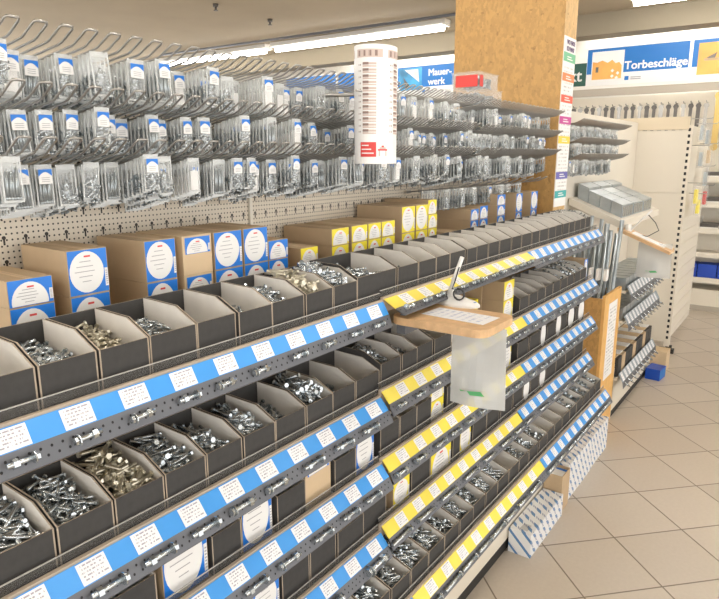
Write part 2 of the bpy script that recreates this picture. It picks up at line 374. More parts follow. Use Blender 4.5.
# bolt kinds: (length, radius, material)
BK={'zinc':(.042,.0028,'zinc'),'mix':(.050,.0034,'zinc'),'gold':(.048,.0036,'gold'),'long':(.072,.0036,'zinc'),'small':(.023,.0024,'zinc'),'goldsmall':(.028,.0026,'gold'),'dark':(.055,.0036,'zincd')}
BM={k:bolt_mesh(L,r,M[m]) for k,(L,r,m) in BK.items()}
def heap_pts(rg,w,d,kind,n,z0,z1,top=False):
    L,r,_=BK[kind]; out=[]
    mx=max(.004,w/2-.006)
    for i in range(n):
        a=rg.uniform(0,6.283)
        if L>.06: a=math.pi/2+rg.uniform(-.5,.5)+(math.pi if rg.random()<.5 else 0)
        hx=abs(math.cos(a))*L*.5; hy=abs(math.sin(a))*L*.5
        x=rg.uniform(-max(0.002,mx-hx),max(0.002,mx-hx)); y=rg.uniform(.006+hy,max(d-.008-hy,.008+hy))
        q=y/d; zt=z0+(z1-z0)*min(1,q*1.3); zt-=.25*(zt)*(2*x/w)**2
        z=zt+rg.uniform(-.006,.004) if top else rg.uniform(.004,max(.006,zt-.002))
        tilt=rg.uniform(-.45,.45) if top else rg.uniform(-.3,.3)
        out.append((x,y,max(z,.005),a,tilt))
    return out
def heap_mesh(rg,w,d,kind,n,z0,z1):
    L,r,mm=BK[kind]; b=MB(); h=r*1.35
    for j,(x,y,z,a,t) in enumerate(heap_pts(rg,w,d,kind,n,z0,z1)+heap_pts(rg,w,d,kind,int(n*.9),z0,z1,True)):
        v=Vector((math.cos(a)*math.cos(t),math.sin(a)*math.cos(t),math.sin(t)))*L*rg.uniform(.4,.5); c=Vector((x,y,z))
        b.cyl(c-v,c+v,r,5); hd=v.normalized()*h; b.cyl(c-v-hd,c-v,r*1.55,6,smooth=False)
    return b.mesh('bolts',[M[mm]])
def put_bin(x0,x1,s,i,kind=None,lvl=1.0,loose=0,hf=.076,hb=.106,d=.155,yf=.906,cnt=None,heapn=60):
    k=0 if (x0+x1)/2<XA else 1 if (x0+x1)/2<XB else 2
    z=shelf_z(s,k)+.0008; w=x1-x0-.003
    o=new('cardboard_bin',bin_mesh(w,hf,hb,d),None,(x0+.0015,yf+R.uniform(-.003,.003),z))
    where='%s from left on the %s shelf'%(nth(i),SHELFNAME[s])
    desc={None:'nearly empty','zinc':'of silver bolts','mix':'of silver screws','gold':'of yellowish bolts','long':'of long grey bolts','small':'of small silver bolts','goldsmall':'of small yellowish bolts','dark':'of dark grey bolts'}[kind]
    tag(o,'charcoal cardboard bin %s, %s'%(desc,where),'bin','charcoal bins on the %s shelf'%SHELFNAME[s])
    if kind:
        rg=random.Random(i*31+s); z0=(hf-.028)*lvl; z1=(hb-.030)*lvl
        p=new('bolt_heap',heap_mesh(rg,w,d,kind,heapn,z0,z1),None,(x0+.0015+w/2,o.location.y,z+.003))
        tag(p,'heap of bolts %s the %s bin from left on %s shelf'%({'zinc':'in silver filling','mix':'and screws filling','gold':'in yellowish zinc filling','long':'long and grey inside','small':'small and silver inside','goldsmall':'small and yellowish inside','dark':'dark grey inside'}[kind],nth(i),SHELFNAME[s]),'bolts','bolt heaps on the %s shelf'%SHELFNAME[s],'stuff')
        for (x,y,zz,a,t) in heap_pts(rg,w,d,kind,loose,z0+.006,z1+.007,True):
            q=new('bolt',BM[kind],None,(x0+.0015+w/2+x,o.location.y+y,z+.003+zz),(0,-t,a))
            tag(q,'loose bolt on the heap in the %s bin from left, %s shelf'%(nth(i),SHELFNAME[s]),'bolt','loose bolts in %s bin of %s shelf'%(nth(i),SHELFNAME[s]))
    return o

T1=[.344,.444,.543,.640,.746,.847,.947,1.055,1.157,1.256,1.441,1.555,1.662,1.753,1.863,1.943,2.037,2.131,2.239,2.337,2.442,2.527,2.633,2.726,2.818,2.908,2.988,3.08,3.17,3.255]
C1={0:('small',.5,8),1:('zinc',.85,22),2:('goldsmall',.95,30),3:('small',.9,28),4:('small',.6,14),5:('small',.75,16),6:('mix',1.0,20),7:('gold',1.25,22),8:('mix',1.35,22),9:('long',.9,0),10:('small',.9,0),11:('small',.4,0),13:('small',.45,0),25:('small',1.1,0),26:('small',1.2,0),27:('small',1.25,0),28:('zinc',1.3,0)}
for i in range(len(T1)-1):
    kd,lv,lo=C1.get(i,(None,1,0))
    put_bin(T1[i],T1[i+1],1,i+1,kd,lv,lo)
T2=[.345,.443,.545,.649,.748,.846,.944,1.048,1.152,1.250,1.362,1.469,1.558,1.659,1.775]
C2={0:('mix',1.2,22),1:('zinc',1.15,26),2:('gold',1.25,26),3:('mix',1.1,16),4:('long',.95,10),5:('long',1.15,10),6:('mix',.7,6),7:('long',1.35,8),8:('dark',.7,0),10:('small',1.2,0),11:('small',1.1,0),12:('small',.8,0),13:('small',.6,0)}
for i in range(len(T2)-1):
    kd,lv,lo=C2.get(i,(None,1,0)); put_bin(T2[i],T2[i+1],2,i+1,kd,lv,lo)
for j in range(9):
    kd,lv=[('small',.5),('small',.6),(None,1),('small',.5),('mix',.9),('mix',1.2),('mix',1.35),('zinc',1.35),('zinc',1.3)][j]
    put_bin(2.352+j*.0985,2.352+(j+1)*.0985,2,15+j,kd,lv,0)
T3=[(.515,.615,'dark'),(.748,.832,'small'),(.938,1.040,'dark'),(1.150,1.244,'dark'),(1.36,1.463,'small'),(1.463,1.562,None),(1.562,1.655,None),(1.757,1.852,None),(1.955,2.055,None),(2.055,2.15,None),(2.15,2.24,None),(2.365,2.49,'small'),(2.49,2.62,None),(2.70,2.822,None),(2.906,2.995,None),(3.105,3.155,None)]
for i,(a,c,kd) in enumerate(T3): put_bin(a,c,3,i+1,kd,1.1 if kd else 1,0,hf=.088,hb=.112)
T4=[(.95,1.052,None),(1.052,1.159,'small'),(1.159,1.28,None),(1.28,1.40,'small'),(1.54,1.66,None),(1.812,1.870,None),(1.968,2.09,None),(2.09,2.21,None),(2.21,2.33,None),(2.342,2.45,None),(2.532,2.642,None),(2.73,2.87,None),(2.87,3.01,None),(3.01,3.15,None),(3.15,3.29,None)]
for i,(a,c,kd) in enumerate(T4): put_bin(a,c,4,i+1,kd,1.0,0,hf=.092,hb=.108)
K5=['long','long','long','mix','long','long','mix','long','mix','long','long',None,'mix','long','mix',None,None,None,'mix','dark','dark','dark','long']
for i in range(23):
    a=.955+i*.1013
    if a>3.25: break
    kd=K5[i]; put_bin(a,a+.1013,5,i+1,kd,1.22 if kd else 1,0,hf=.072,hb=.100,d=.20,yf=.80,heapn=64)

# ---------------------------------------------------------------- cartons
LBL={}
def label_mesh(w,h,colr,style):
    key=(round(w,3),round(h,3),colr,style)
    if key in LBL: return LBL[key]
    b=MB(); y=-.0006
    if style=='small': wl,hl,zx,zz=w*.86,min(h*.42,.04),w*.08,h-min(h*.42,.04)-.004
    elif style=='oval': wl,hl,zx,zz=w*.9,h*.94,w*.05,h*.03
    else: wl,hl,zx,zz=w*.97,h*.97,w*.015,h*.015
    b.face([(zx,y,zz),(zx+wl,y,zz),(zx+wl,y,zz+hl),(zx,y,zz+hl)],0)
    tall=hl>wl*.8
    r=min(wl*.44,hl*.47) if tall else wl*.42
    cx=zx+wl*(.46 if tall else .47); cz=zz+hl*(.5 if tall else .12)
    rz=hl*.47 if tall else hl*.78
    pts=[]
    for q in range(28):
        a=2*math.pi*q/28; pts.append((cx+r*math.cos(a),y-.0004,max(zz+.001,cz+rz*math.sin(a))))
    b.face(pts,1)
    for q in range(5):
        lz=cz+rz*(.5-.24*q) if tall else cz+rz*(.62-.15*q)
        ll=r*(.5,.75,.9,.6,.4)[q]; b.face([(cx-ll*.8,y-.0007,lz),(cx+ll*.5,y-.0007,lz),(cx+ll*.5,y-.0007,lz+rz*.035),(cx-ll*.8,y-.0007,lz+rz*.035)],2)
    b.face([(cx-r*.12,y-.0007,cz+rz*.72),(cx+r*.25,y-.0007,cz+rz*.72),(cx+r*.25,y-.0007,cz+rz*.80),(cx-r*.12,y-.0007,cz+rz*.80)],3)
    bx=zx+wl*.92; bz=zz+hl*.12; bh=hl*.42     # bar code panel
    b.face([(bx,y-.0003,bz),(zx+wl,y-.0003,bz),(zx+wl,y-.0003,bz+bh),(bx,y-.0003,bz+bh)],1)
    for q in range(7):
        z=bz+bh*(.1+.12*q); b.face([(bx+wl*.015,y-.0008,z),(zx+wl*.985,y-.0008,z),(zx+wl*.985,y-.0008,z+bh*.05),(bx+wl*.015,y-.0008,z+bh*.05)],2)
    LBL[key]=b.mesh('label',[M[colr],M['paper'],M['ink'],M['red']]); return LBL[key]
CB={}
def carton(x,y,z,w,d,h,colr,style,label,group,light=False,open_=False):
    key=(round(w,3),round(d,3),round(h,3),light)
    if key not in CB:
        b=MB(); e=.0012
        b.box(0,0,0,w,d,h)
        b.box(w*.42,-.0003,h-.0002,w*.58,d,h+.0004,1)     # tape over the lid joint
        b.face([(w*.5-.0006,0,h+.0006),(w*.5+.0006,0,h+.0006),(w*.5+.0006,d,h+.0006),(w*.5-.0006,d,h+.0006)],2)
        CB[key]=b.mesh('carton',[M['kraftl' if light else 'kraft'],M['kraftl'],M['kraftedge']])
    o=new('carton',CB[key],None,(x,y,z),(0,0,R.uniform(-.012,.012)))
    tag(o,label,'box',group)
    l=new('label',label_mesh(w,h,colr,style),o); l['label']={'lblue':'blue and white printed label','lyellow':'yellow and white printed label'}[colr]
    return o
YC=1.15; fx=YC/1.03
zS1=shelf_z(1,0)
# (x0, x1 measured in the row, tall?, colour, label style, how many below)
ST=[(.473,.548,0,'lblue','f'),(.577,.653,1,'lblue','f'),(.733,.806,1,'lblue','f'),(.823,.899,1,'lblue','small'),(.906,.987,1,'lblue','f'),(.992,1.069,1,'lblue','f'),(1.071,1.138,0,'lblue','f')]
G1='cartons standing behind the top shelf bins'
for i,(a,c,tall,cl,stl) in enumerate(ST):
    w=(c-a)*fx; h=.090 if tall else .050; lh=.112
    base='%s stack from left behind the top bins'%nth(i+1)
    carton(a*fx,YC,zS1+.0008,w,.17,lh,cl,'f' if stl!='small' else 'small','kraft carton with blue label, lower in the '+base,G1,stl=='small')
    carton(a*fx,YC,zS1+lh+.0016,w,.17,h,cl,stl,('tall' if tall else 'low')+' kraft carton with blue label, topping the '+base,G1,stl=='small')
zS1=shelf_z(1,1)
YS=[(1.185,1.253,.075,[(.046,)]),(1.311,1.388,.112,[(.05,)]),(1.400,1.476,.112,[(.05,)]),(1.480,1.546,.112,[(.05,)]),(1.549,1.623,.112,[(.05,)]),(1.661,1.740,.112,[(.09,)]),(1.746,1.822,.112,[(.09,)]),(1.825,1.885,.112,[(.05,),(.052,)])]
for i,(a,c,lh,tops) in enumerate(YS):
    w=(c-a)*fx*.985; base='%s yellow labelled stack behind the top bins'%nth(i+1)
    carton(a*fx,YC,zS1+.0008,w,.19,lh,'lyellow','f','kraft carton with yellow label, lower in the '+base,G1)
    z=zS1+lh+.0016
    for j,(h,) in enumerate(tops):
        carton(a*fx,YC+.002*j,z,w,.19,h,'lyellow','f','kraft carton, %s in the %s'%('topmost' if j==len(tops)-1 else 'middle',base),G1); z+=h+.0008
BS=[(1.965,2.058,.082,[]),(2.142,2.210,.112,[.045]),(2.219,2.290,.112,[.053]),(2.380,2.460,.112,[.045,.046]),(2.572,2.640,.112,[.088]),(2.745,2.822,.112,[.088])]
for i,(a,c,lh,tops) in enumerate(BS):
    if a*fx>3.1: d_=.12
    w=(c-a)*fx; dd=.185
    base='%s blue labelled stack near the chipboard pillar'%nth(i+1)
    carton(a*fx,YC,zS1+.0008,w,dd if a*fx+w<3.24 else .05,lh,'lblue','f','kraft carton with blue label, %s the %s'%('lower in' if tops else 'alone as',base),G1)
    z=zS1+lh+.0016
    for j,h in enumerate(tops):
        carton(a*fx,YC+.002*j,z,w,dd,h,'lblue','f','kraft carton, %s in the %s'%('topmost' if j==len(tops)-1 else 'middle',base),G1); z+=h+.0008
# second shelf: open brown carton, flat boxes and two yellow labelled cartons
zz=shelf_z(2,1)+.001
b=MB(); t=.004; w,d,h=.405,.30,.195
b.box(0,0,0,w,d,t); b.box(0,d-t,t,w,d,h); b.box(0,0,t,t,d,h); b.box(w-t,0,t,w,d,h)
tag(new('open_carton',b.mesh('open_carton',[M['kraft']]),None,(1.80,1.0,zz)),'large brown carton lying open below the yellow strip behind the board','box')
for j,(x,y,h,l) in enumerate(((1.815,.955,.05,'flat pale grey carton at the mouth of the big brown carton'),(1.84,.99,.04,'flat pale carton on top of the lower flat carton'))):
    b=MB(); b.box(0,0,0,.34,.19,h); b.box(.27,-.0005,.002,.34,.05,h+.0005,1)
    tag(new('flat_carton',b.mesh('flat_carton',[M['inner'],M['lyellow']]),None,(x,y,zz+.005+(.0508 if j else 0)),(0,0,.04)),l,'box')
G2='cartons standing between bins on the lower shelves'
carton(2.235,.925,zz,.098,.17,.085,'lyellow','f','lower yellow labelled carton at the end of the second shelf',G2)
carton(2.235,.925,zz+.0858,.098,.17,.075,'lyellow','f','upper yellow labelled carton at the end of the second shelf',G2)
carton(3.242,.918,shelf_z(2,2)+.001,.055,.15,.115,'lblue','f','blue labelled carton closing the far end of the second shelf',G2)
for (a,c,h,cl,stl,l) in [(.632,.742,.15,'lblue','f','blue labelled carton at the left end of the third shelf'),(.836,.928,.14,'lblue','f','blue labelled carton between the second and third bins of third shelf'),(1.046,1.144,.128,'lblue','small','plain kraft carton with small blue label on the third shelf'),(1.252,1.336,.128,'lblue','f','blue labelled carton beside the yellow bay on the third shelf')]:
    carton(a,.91,shelf_z(3,0)+.001,c-a,.18,h,cl,stl,l,G2,stl=='small')
z3=shelf_z(3,1)+.001
carton(1.66,.915,z3,.092,.18,.062,'lyellow','f','lower yellow labelled carton of the pair on the third shelf',G2)
carton(1.66,.915,z3+.0628,.092,.18,.062,'lyellow','f','upper yellow labelled carton of the pair on the third shelf',G2)
carton(1.858,.935,z3,.09,.18,.125,'lyellow','f','yellow labelled carton behind the plastic bag on the third shelf',G2)
carton(2.245,.915,z3,.07,.18,.125,'lyellow','f','yellow labelled carton at the end of the yellow third shelf',G2)
z3=shelf_z(3,2)+.001
def oval_carton(x0,x1,z,h,label):
    w=x1-x0; b=MB(); b.box(0,0,0,w,.15,h); o=new('carton',b.mesh('dark_carton',[M['dark']]),None,(x0,.908,z)); tag(o,label,'box',G2)
    b=MB(); pts=[(w/2+w*.46*math.cos(2*math.pi*q/24),-.0006,h*.5+h*.47*math.sin(2*math.pi*q/24)) for q in range(24)]; b.face(pts)
    l=new('label',b.mesh('oval_label',[M['paper']]),o); l['label']='white oval label'
for i,(a,c) in enumerate(((2.628,2.694),(2.828,2.900),(3.002,3.098),(3.162,3.262))): oval_carton(a,c,z3,.118,'dark carton with white oval label, %s from left on third shelf'%nth(i+1))
carton(.858,.91,shelf_z(4,0)+.001,.086,.16,.12,'lblue','f','blue labelled carton at the left of the fourth shelf',G2)
z4=shelf_z(4,1)+.001
for (a,c,h,l) in [(1.442,1.534,.085,'yellow labelled carton at the left end of the yellow fourth shelf'),(1.668,1.806,.10,'brown carton with yellow label after the first bin of yellow fourth shelf'),(1.876,1.962,.11,'yellow labelled carton in the middle of the yellow fourth shelf')]:
    carton(a,.912,z4,c-a,.16,h,'lyellow','f',l,G2)
z4=shelf_z(4,2)+.001
for i,(a,c) in enumerate(((2.456,2.527),(2.647,2.725))): oval_carton(a,c,z4,.108,'dark carton with white oval label, %s from left on fourth shelf'%nth(i+1))

# ---------------------------------------------------------------- wire hooks and hanging packs
def hook_mesh(Lh=.232,w=.023,r=.0022,flat=False):
    b=MB(); h=w/2
    rise=.016
    def side(sx): return [(sx*h,0,0),(sx*h,-Lh+.01,0),(sx*h,-Lh,.002),(sx*h,-Lh-.036,rise-.002)]
    c=[(-h*.8,-Lh-.040,rise),(0,-Lh-.041,rise),(h*.8,-Lh-.040,rise)]
    pts=side(-1)+c+list(reversed(side(1)))
    b.tube(pts,r,6); b.box(-h-.003,-.001,-.006,h+.003,.002,.006)
    return b.mesh('hook',[M['wire']])
HOOK=hook_mesh()
def pouch(b,w,h,t,mat=0,y=0,x=0,z=0,fill=None,fm=1,rg=R):
    """flat clear pouch hanging down from z, bulging to the front and back"""
    top=.010
    P=[(-w/2,0,0),(w/2,0,0),(w/2,0,-h),(-w/2,0,-h)]
    def ring(s,f): return [(x-w/2*s,y+f,z-top),(x+w/2*s,y+f,z-top),(x+w/2*s,y+f,z-h+.004),(x-w/2*s,y+f,z-h+.004)]
    edge=[(x-w/2,y,z),(x+w/2,y,z),(x+w/2,y,z-h),(x-w/2,y,z-h)]
    for f in (-t/2,t/2):
        q=ring(.84,f); b.face(q,mat)
        for i in range(4): b.face([edge[i],edge[(i+1)%4],q[(i+1)%4],q[i]],mat)
def rimmed(b,w,h,t,mf,mr,y=0,x=0,z=0):
    b.face([(x-w*.42,y-t*.4,z-h+.004),(x+w*.42,y-t*.4,z-h+.004),(x+w*.42,y-t*.4,z-.012),(x-w*.42,y-t*.4,z-.012)],mf)
    for sx in (-1,1): b.box(min(x+sx*w*.5,x+sx*w*.42),y-t*.18,z-h,max(x+sx*w*.5,x+sx*w*.42),y+t*.18,z,mr)
    b.box(x-w*.42,y-t*.12,z-.010,x+w*.42,y+t*.12,z,mr); b.box(x-w*.42,y-t*.2,z-h,x+w*.42,y+t*.2,z-h+.004,mr)
def content(b,w,h,t,kind,rg,mat=0,x=0,y=0,z=0,seg=5):
    if kind=='rods':
        n=max(3,int(w/.0068))
        for i in range(n):
            cx=x-w*.36+w*.72*(i+.5)/n; l=rg.uniform(.55,.68)*h
            b.cyl((cx,y+rg.uniform(-.001,.001),z-h+.006),(cx+rg.uniform(-.003,.003),y,z-h+.006+l),.0026,seg,mat); b.cyl((cx,y,z-h+.004),(cx,y,z-h+.009),.0045,6,mat)
    else:
        for i in range(13):
            a=rg.uniform(0,3.14); c=Vector((x+rg.uniform(-.27,.27)*w,y+rg.uniform(-.2,.2)*t,z-h*rg.uniform(.45,.92))); v=Vector((math.cos(a),0,math.sin(a)))*rg.uniform(.007,.012)
            b.cyl(c-v,c+v,.0027,seg,mat); b.cyl(c-v*1.25,c-v,.0046,6,mat)
def card_mesh(w):
    b=MB(); y=-.0058; cw=w*.78; z0=-.036; z1=-.009; zm=-.020
    b.face([(-cw/2,y,z0),(cw/2,y,z0),(cw/2,y,z1),(-cw/2,y,z1)],1)
    pts=[(-cw/2,y-.0003,z1),(-cw/2,y-.0003,zm-.002)]+[(-cw/2+cw*q/10,y-.0003,zm-.002+.008*math.sin(math.pi*q/10)) for q in range(1,10)]+[(cw/2,y-.0003,zm-.002),(cw/2,y-.0003,z1)]
    b.face(list(reversed(pts)),0)
    for q in range(3): b.face([(-cw*.3,y-.0004,-.025-.0035*q),(cw*.3,y-.0004,-.025-.0035*q),(cw*.3,y-.0004,-.024-.0035*q),(-cw*.3,y-.0004,-.024-.0035*q)],2)
    return b.mesh('header_card',[M['lblue'],M['signwhite'],M['ink']])
def foam_mesh(w,h):
    b=MB(); b.box(-w*.32,-.003,-h+.005,w*.32,.003,-h*.38); return b.mesh('white_insert',[M['paper']])
VAR=[]
for i,(w,h,kd) in enumerate([(.034,.078,'rods'),(.033,.074,'mix'),(.037,.084,'rods'),(.031,.070,'mix'),(.034,.076,'white'),(.037,.080,'mix')]):
    rg=random.Random(50+i); b=MB(); pouch(b,w,h,.010)
    for sx in (-1,1): b.box(min(sx*w*.5,sx*w*.43),-.001,-h,max(sx*w*.5,sx*w*.43),.001,0,1)
    b.box(-w*.43,-.001,-.010,w*.43,.001,0,1); b.box(-w*.43,-.0012,-h,w*.43,.0012,-h+.004,1)
    bag=b.mesh('clear_pouch',[M['bag'],M['rim']])
    if kd=='white': cm=foam_mesh(w,h)
    else:
        b=MB(); content(b,w,h,.01,kd,rg); cm=b.mesh('packed_bolts',[M['zinc' if i%2 else 'zincd']])
    VAR.append((bag,cm,card_mesh(w),w,h,kd))
ROWZ={1:1.914,2:1.804,3:1.705,4:1.610}
ROWS={1:.13,2:.19,3:.23,4:.1}
HP=.0455
deep=MB(); rg=random.Random(11); npack=0
ROWN={1:'top',2:'middle',3:'lower',4:'lowest'}
def hook_row(row,xs,nprefix,gap,front_rng,zrow,cards,place,deepn,label_far=''):
    global npack
    for i,x in enumerate(xs):
        sl=ROWS[row]; o=new('wire_hook',HOOK,None,(x,YB-.0225,zrow),(-math.atan(sl),0,0))
        tag(o,'double wire hook, %s from left, %s row %s'%(nth(i+1),ROWN[row],place),'hook','wire hooks %s'%place)
        if rg.random()<gap: continue
        v=VAR[rg.choices(range(6),cards[1])[0]]
        yf=YB-.0225-rg.uniform(*front_rng)
        zt=zrow+(YB-.0225-yf)*sl-.001
        p=new('hanging_pack',v[0],None,(x,yf,zt),(rg.uniform(-.06,.06),rg.uniform(-.05,.05),rg.uniform(-.12,.12)))
        tag(p,'front clear pack on the %s hook of %s row %s'%(nth(i+1),ROWN[row],place),'pack','front packs on the hooks %s'%place); npack+=1
        new('packed_bolts' if v[5]!='white' else 'white_insert',v[1],p)
        if rg.random()<cards[0]: new('header_card',v[2],p)
        n=rg.randint(*deepn); y=yf+.011
        for q in range(n):
            if y>YB-.035: break
            zt=zrow+(YB-.0225-y)*sl-.001+rg.uniform(-.003,.001); rimmed(deep,v[3],v[4],.009,0,3,y,x+rg.uniform(-.002,.002),zt)
            if v[5]=='white': deep.box(x-v[3]*.3,y-.003,zt-v[4]+.005,x+v[3]*.3,y+.003,zt-v[4]*.4,2)
            else: content(deep,v[3],v[4],.008,v[5],rg,1,x,y,zt,3)
            y+=rg.uniform(.011,.015)
NB='of the near bays'
xs_near=[.505+HP*i for i in range(int((2.30-.505)/HP)+1)]
xs_far=[2.355+HP*i for i in range(20) if 2.355+HP*i<3.235]
for row in (1,2,3):
    hook_row(row,xs_near,'',.05 if row<3 else .0,(.12,.225),ROWZ[row],(.62,(3,3,3,2,2,2) if row>1 else (1,2,1,1,3,4)),'over the nearer bays',(5,12))
    hook_row(row,xs_far,'',.04,(.12,.21),ROWZ[row],(.22,(3,3,2,2,1,2)),'before the chipboard pillar',(4,9))
hook_row(4,[2.20+HP*i for i in range(0,20,2)],'',.05,(.10,.16),ROWZ[4],(.1,(1,4,1,3,0,4)),'beside the pillar',(3,6))
F2=[3.56+HP*i for i in range(24)]
for row in (1,2,3):
    hook_row(row,F2,'',.1,(.14,.2),ROWZ[row]-.02,(.05,(2,4,2,3,1,3)),'beyond the pillar',(2,5))
o=new('hanging_packs',deep.mesh('hanging_packs',[M['bag'],M['zincd'],M['paper'],M['rim']])); tag(o,'rows of clear hardware packs hanging behind the front packs on all hooks','packs',None,'stuff')

# ---------------------------------------------------------------- clear boxes on the top hooks
for (x,y,z,w,d,h,l) in ((2.36,1.12,1.945,.22,.15,.062,'clear plastic box of bolts lying on the top hooks by the pillar'),(2.40,1.14,2.012,.18,.12,.060,'clear plastic box with red label stacked on the lower clear box')):
    b=MB(); t=.003
    b.box(0,0,0,w,d,t); b.box(0,0,t,w,t,h); b.box(0,d-t,t,w,d,h); b.box(0,t,t,t,d-t,h); b.box(w-t,t,t,w,d-t,h); b.box(-.003,-.003,h,w+.003,d+.003,h+.004)
    o=new('plastic_box',b.mesh('plastic_box',[M['acryl']]),None,(x,y,z)); tag(o,l,'box','clear boxes on the top hooks')
    rb=random.Random(3); hb=heap_mesh(rb,w-.02,d-.01,'dark',60,.030,.040)
    q=new('bolt_heap',hb,None,(x+w/2,y+.002,z+.004)); tag(q,'dark bolts filling the '+('upper' if 'red' in l else 'lower')+' clear plastic box on the hooks','bolts',None,'stuff')
    if 'red' in l:
        b=MB(); b.face([(-.004,.004,.006),(-.004,d-.02,.006),(-.004,d-.02,.05),(-.004,.004,.05)][::-1])
        b.face([(.0,-.004,.006),(.03,-.004,.006),(.03,-.004,.05),(.0,-.004,.05)])
        new('label',b.mesh('red_label',[M['red']]),o)['label']='red printed label'

# ---------------------------------------------------------------- printed tube sign
def text(body,size,matn,parent,loc,rot,name='lettering',ext=.0006,bold=.0,sx=1.0):
    c=bpy.data.curves.new(name,'FONT'); c.body=body; c.size=size; c.extrude=ext
    t=bpy.data.objects.new(name,c); COL.objects.link(t); bpy.context.view_layer.update()
    me=bpy.data.meshes.new_from_object(t.evaluated_get(bpy.context.evaluated_depsgraph_get())); bpy.data.objects.remove(t); bpy.data.curves.remove(c)
    b=MB()                       # heavier strokes: the outline repeated a hair to each side
    vs=[v.co.copy() for v in me.vertices]
    for q,(dx,dy) in enumerate([(0,0)] if not bold else [(0,0),(bold,0),(-bold,0),(0,bold*.8),(0,-bold*.8),(bold*.7,bold*.6),(-bold*.7,bold*.6),(bold*.7,-bold*.6),(-bold*.7,-bold*.6)]):
        n=len(b.v); b.v+=[(v.x+dx,v.y+dy,v.z+q*.00004) for v in vs]
        for p in me.polygons: b.f.append(tuple(n+k for k in p.vertices)); b.m.append(0); b.s.append(False)
    return new(name,b.mesh(name,[M[matn]]),parent,loc,rot,(sx,1,1))
ts=new('tube_sign',None,None,(1.472,1.0,1.73)); tag(ts,'white paper tube sign with brown print hanging before the hooks','sign')
r0=.066; Ht=.300; seg=40
b=MB()
def cp(a,z,o=0.0): return ((r0+o)*math.sin(a),-(r0+o)*math.cos(a)*.8,z)
for i in range(seg):
    a,c=2*math.pi*i/seg,2*math.pi*(i+1)/seg
    b.face([cp(a,0),cp(c,0),cp(c,Ht),cp(a,Ht)],0,True); b.face([cp(c,0,-.001),cp(a,0,-.001),cp(a,Ht,-.001),cp(c,Ht,-.001)],0,True)
new('tube',b.mesh('sign_tube',[M['signwhite']]),ts)
M['brown1']=mat('brown_print',(.28,.19,.16),.6); M['brown2']=mat('light_brown_print',(.62,.50,.44),.6)
b=MB()
def patch(a0,a1,z0,z1,m,o=.0006):
    n=max(2,int((a1-a0)/.1))
    for i in range(n):
        a=a0+(a1-a0)*i/n; c=a0+(a1-a0)*(i+1)/n; b.face([cp(a,z0,o),cp(c,z0,o),cp(c,z1,o),cp(a,z1,o)],m)
for bi,a0 in enumerate((-1.5,.07,1.64,3.21)):
    patch(a0-.35,a0+.95,.268,.288,2)
    for q in range(4): patch(a0-.25+.28*q,a0-.13+.28*q,.271,.285,0)
    for q in range(12):
        z=.256-.0152*q
        patch(a0,a0+.30,z-.0062,z,0); patch(a0,a0+.30,z-.0118,z-.0070,2); patch(a0+.30,a0+.66,z-.0062,z-.001,2); patch(a0+.30,a0+.66,z-.0118,z-.0085,2)
        for t_ in (-.24,-.14): patch(a0+t_,a0+t_+.04,z-.008,z-.004,0)
    if bi%2==0:
        patch(a0-.12,a0+.66,.018,.056,1)
        for q in range(3): patch(a0-.05,a0+.55-.12*q,.026+.010*q,.029+.010*q,3,.0010)
        patch(a0+.78,a0+.84,.020,.034,2); patch(a0+1.10,a0+1.16,.020,.034,2); patch(a0+.74,a0+1.20,.034,.038,1); patch(a0+.82,a0+1.12,.038,.043,2); patch(a0+.91,a0+1.03,.043,.047,1)
new('print',b.mesh('sign_print',[M['brown1'],M['red'],M['brown2'],M['signwhite']]),ts)
b=MB(); b.tube([(0,.325,.19),(0,.05,.185)],.005,6); b.tube([(-.09,0,.185),(.09,0,.185)],.003,6); new('arm',b.mesh('sign_arm',[M['wire']]),ts)

# ---------------------------------------------------------------- colour coded guide on the pillar
gs=new('guide_sign',None,None,(3.262,1.1045,1.49)); tag(gs,'tall white guide sign with coloured bands on the chipboard pillar','sign')
b=MB(); b.box(0,-.004,0,.178,0,.835); new('board',b.mesh('guide_board',[M['signwhite']]),gs)
M['pprint']=printed('guide_print',(.86,.85,.83),(.30,.28,.28),40,18,'Z',.55,.05)
b=MB(); b.face([(.01,-.0045,.01),(.168,-.0045,.01),(.168,-.0045,.74),(.01,-.0045,.74)]); new('small_print',b.mesh('small_print',[M['pprint']]),gs)
for z0,z1,c,nm in ((.718,.761,(.16,.50,.27),'green'),(.625,.664,(.90,.26,.09),'orange'),(.523,.559,(.80,.12,.07),'red'),(.418,.455,(.55,.06,.30),'magenta'),(.321,.358,(.92,.62,.05),'yellow'),(.142,.178,(.13,.12,.42),'violet'),(.045,.082,(.03,.38,.38),'teal')):
    m=mat('band_'+nm,c,.5); b=MB(); b.box(0,-.0052,z0,.178,-.004,z1)
    for q in range(2): b.face([(.05,-.0056,z0+.010+.011*q),(.135-.02*q,-.0056,z0+.010+.011*q),(.135-.02*q,-.0056,z0+.015+.011*q),(.05,-.0056,z0+.015+.011*q)],1)
    o=new('band',b.mesh('band',[m,M['signwhite']]),gs); o['label']=nm+' band'
M['vio']=mat('violet_ink',(.16,.11,.20),.6)
text('WO FINDE',.030,'vio',gs,(.035,-.005,.800),(math.pi/2,0,0),'heading',bold=.0006,sx=.85)
text('ICH WAS?',.030,'vio',gs,(.035,-.005,.769),(math.pi/2,0,0),'heading',bold=.0006,sx=.85)

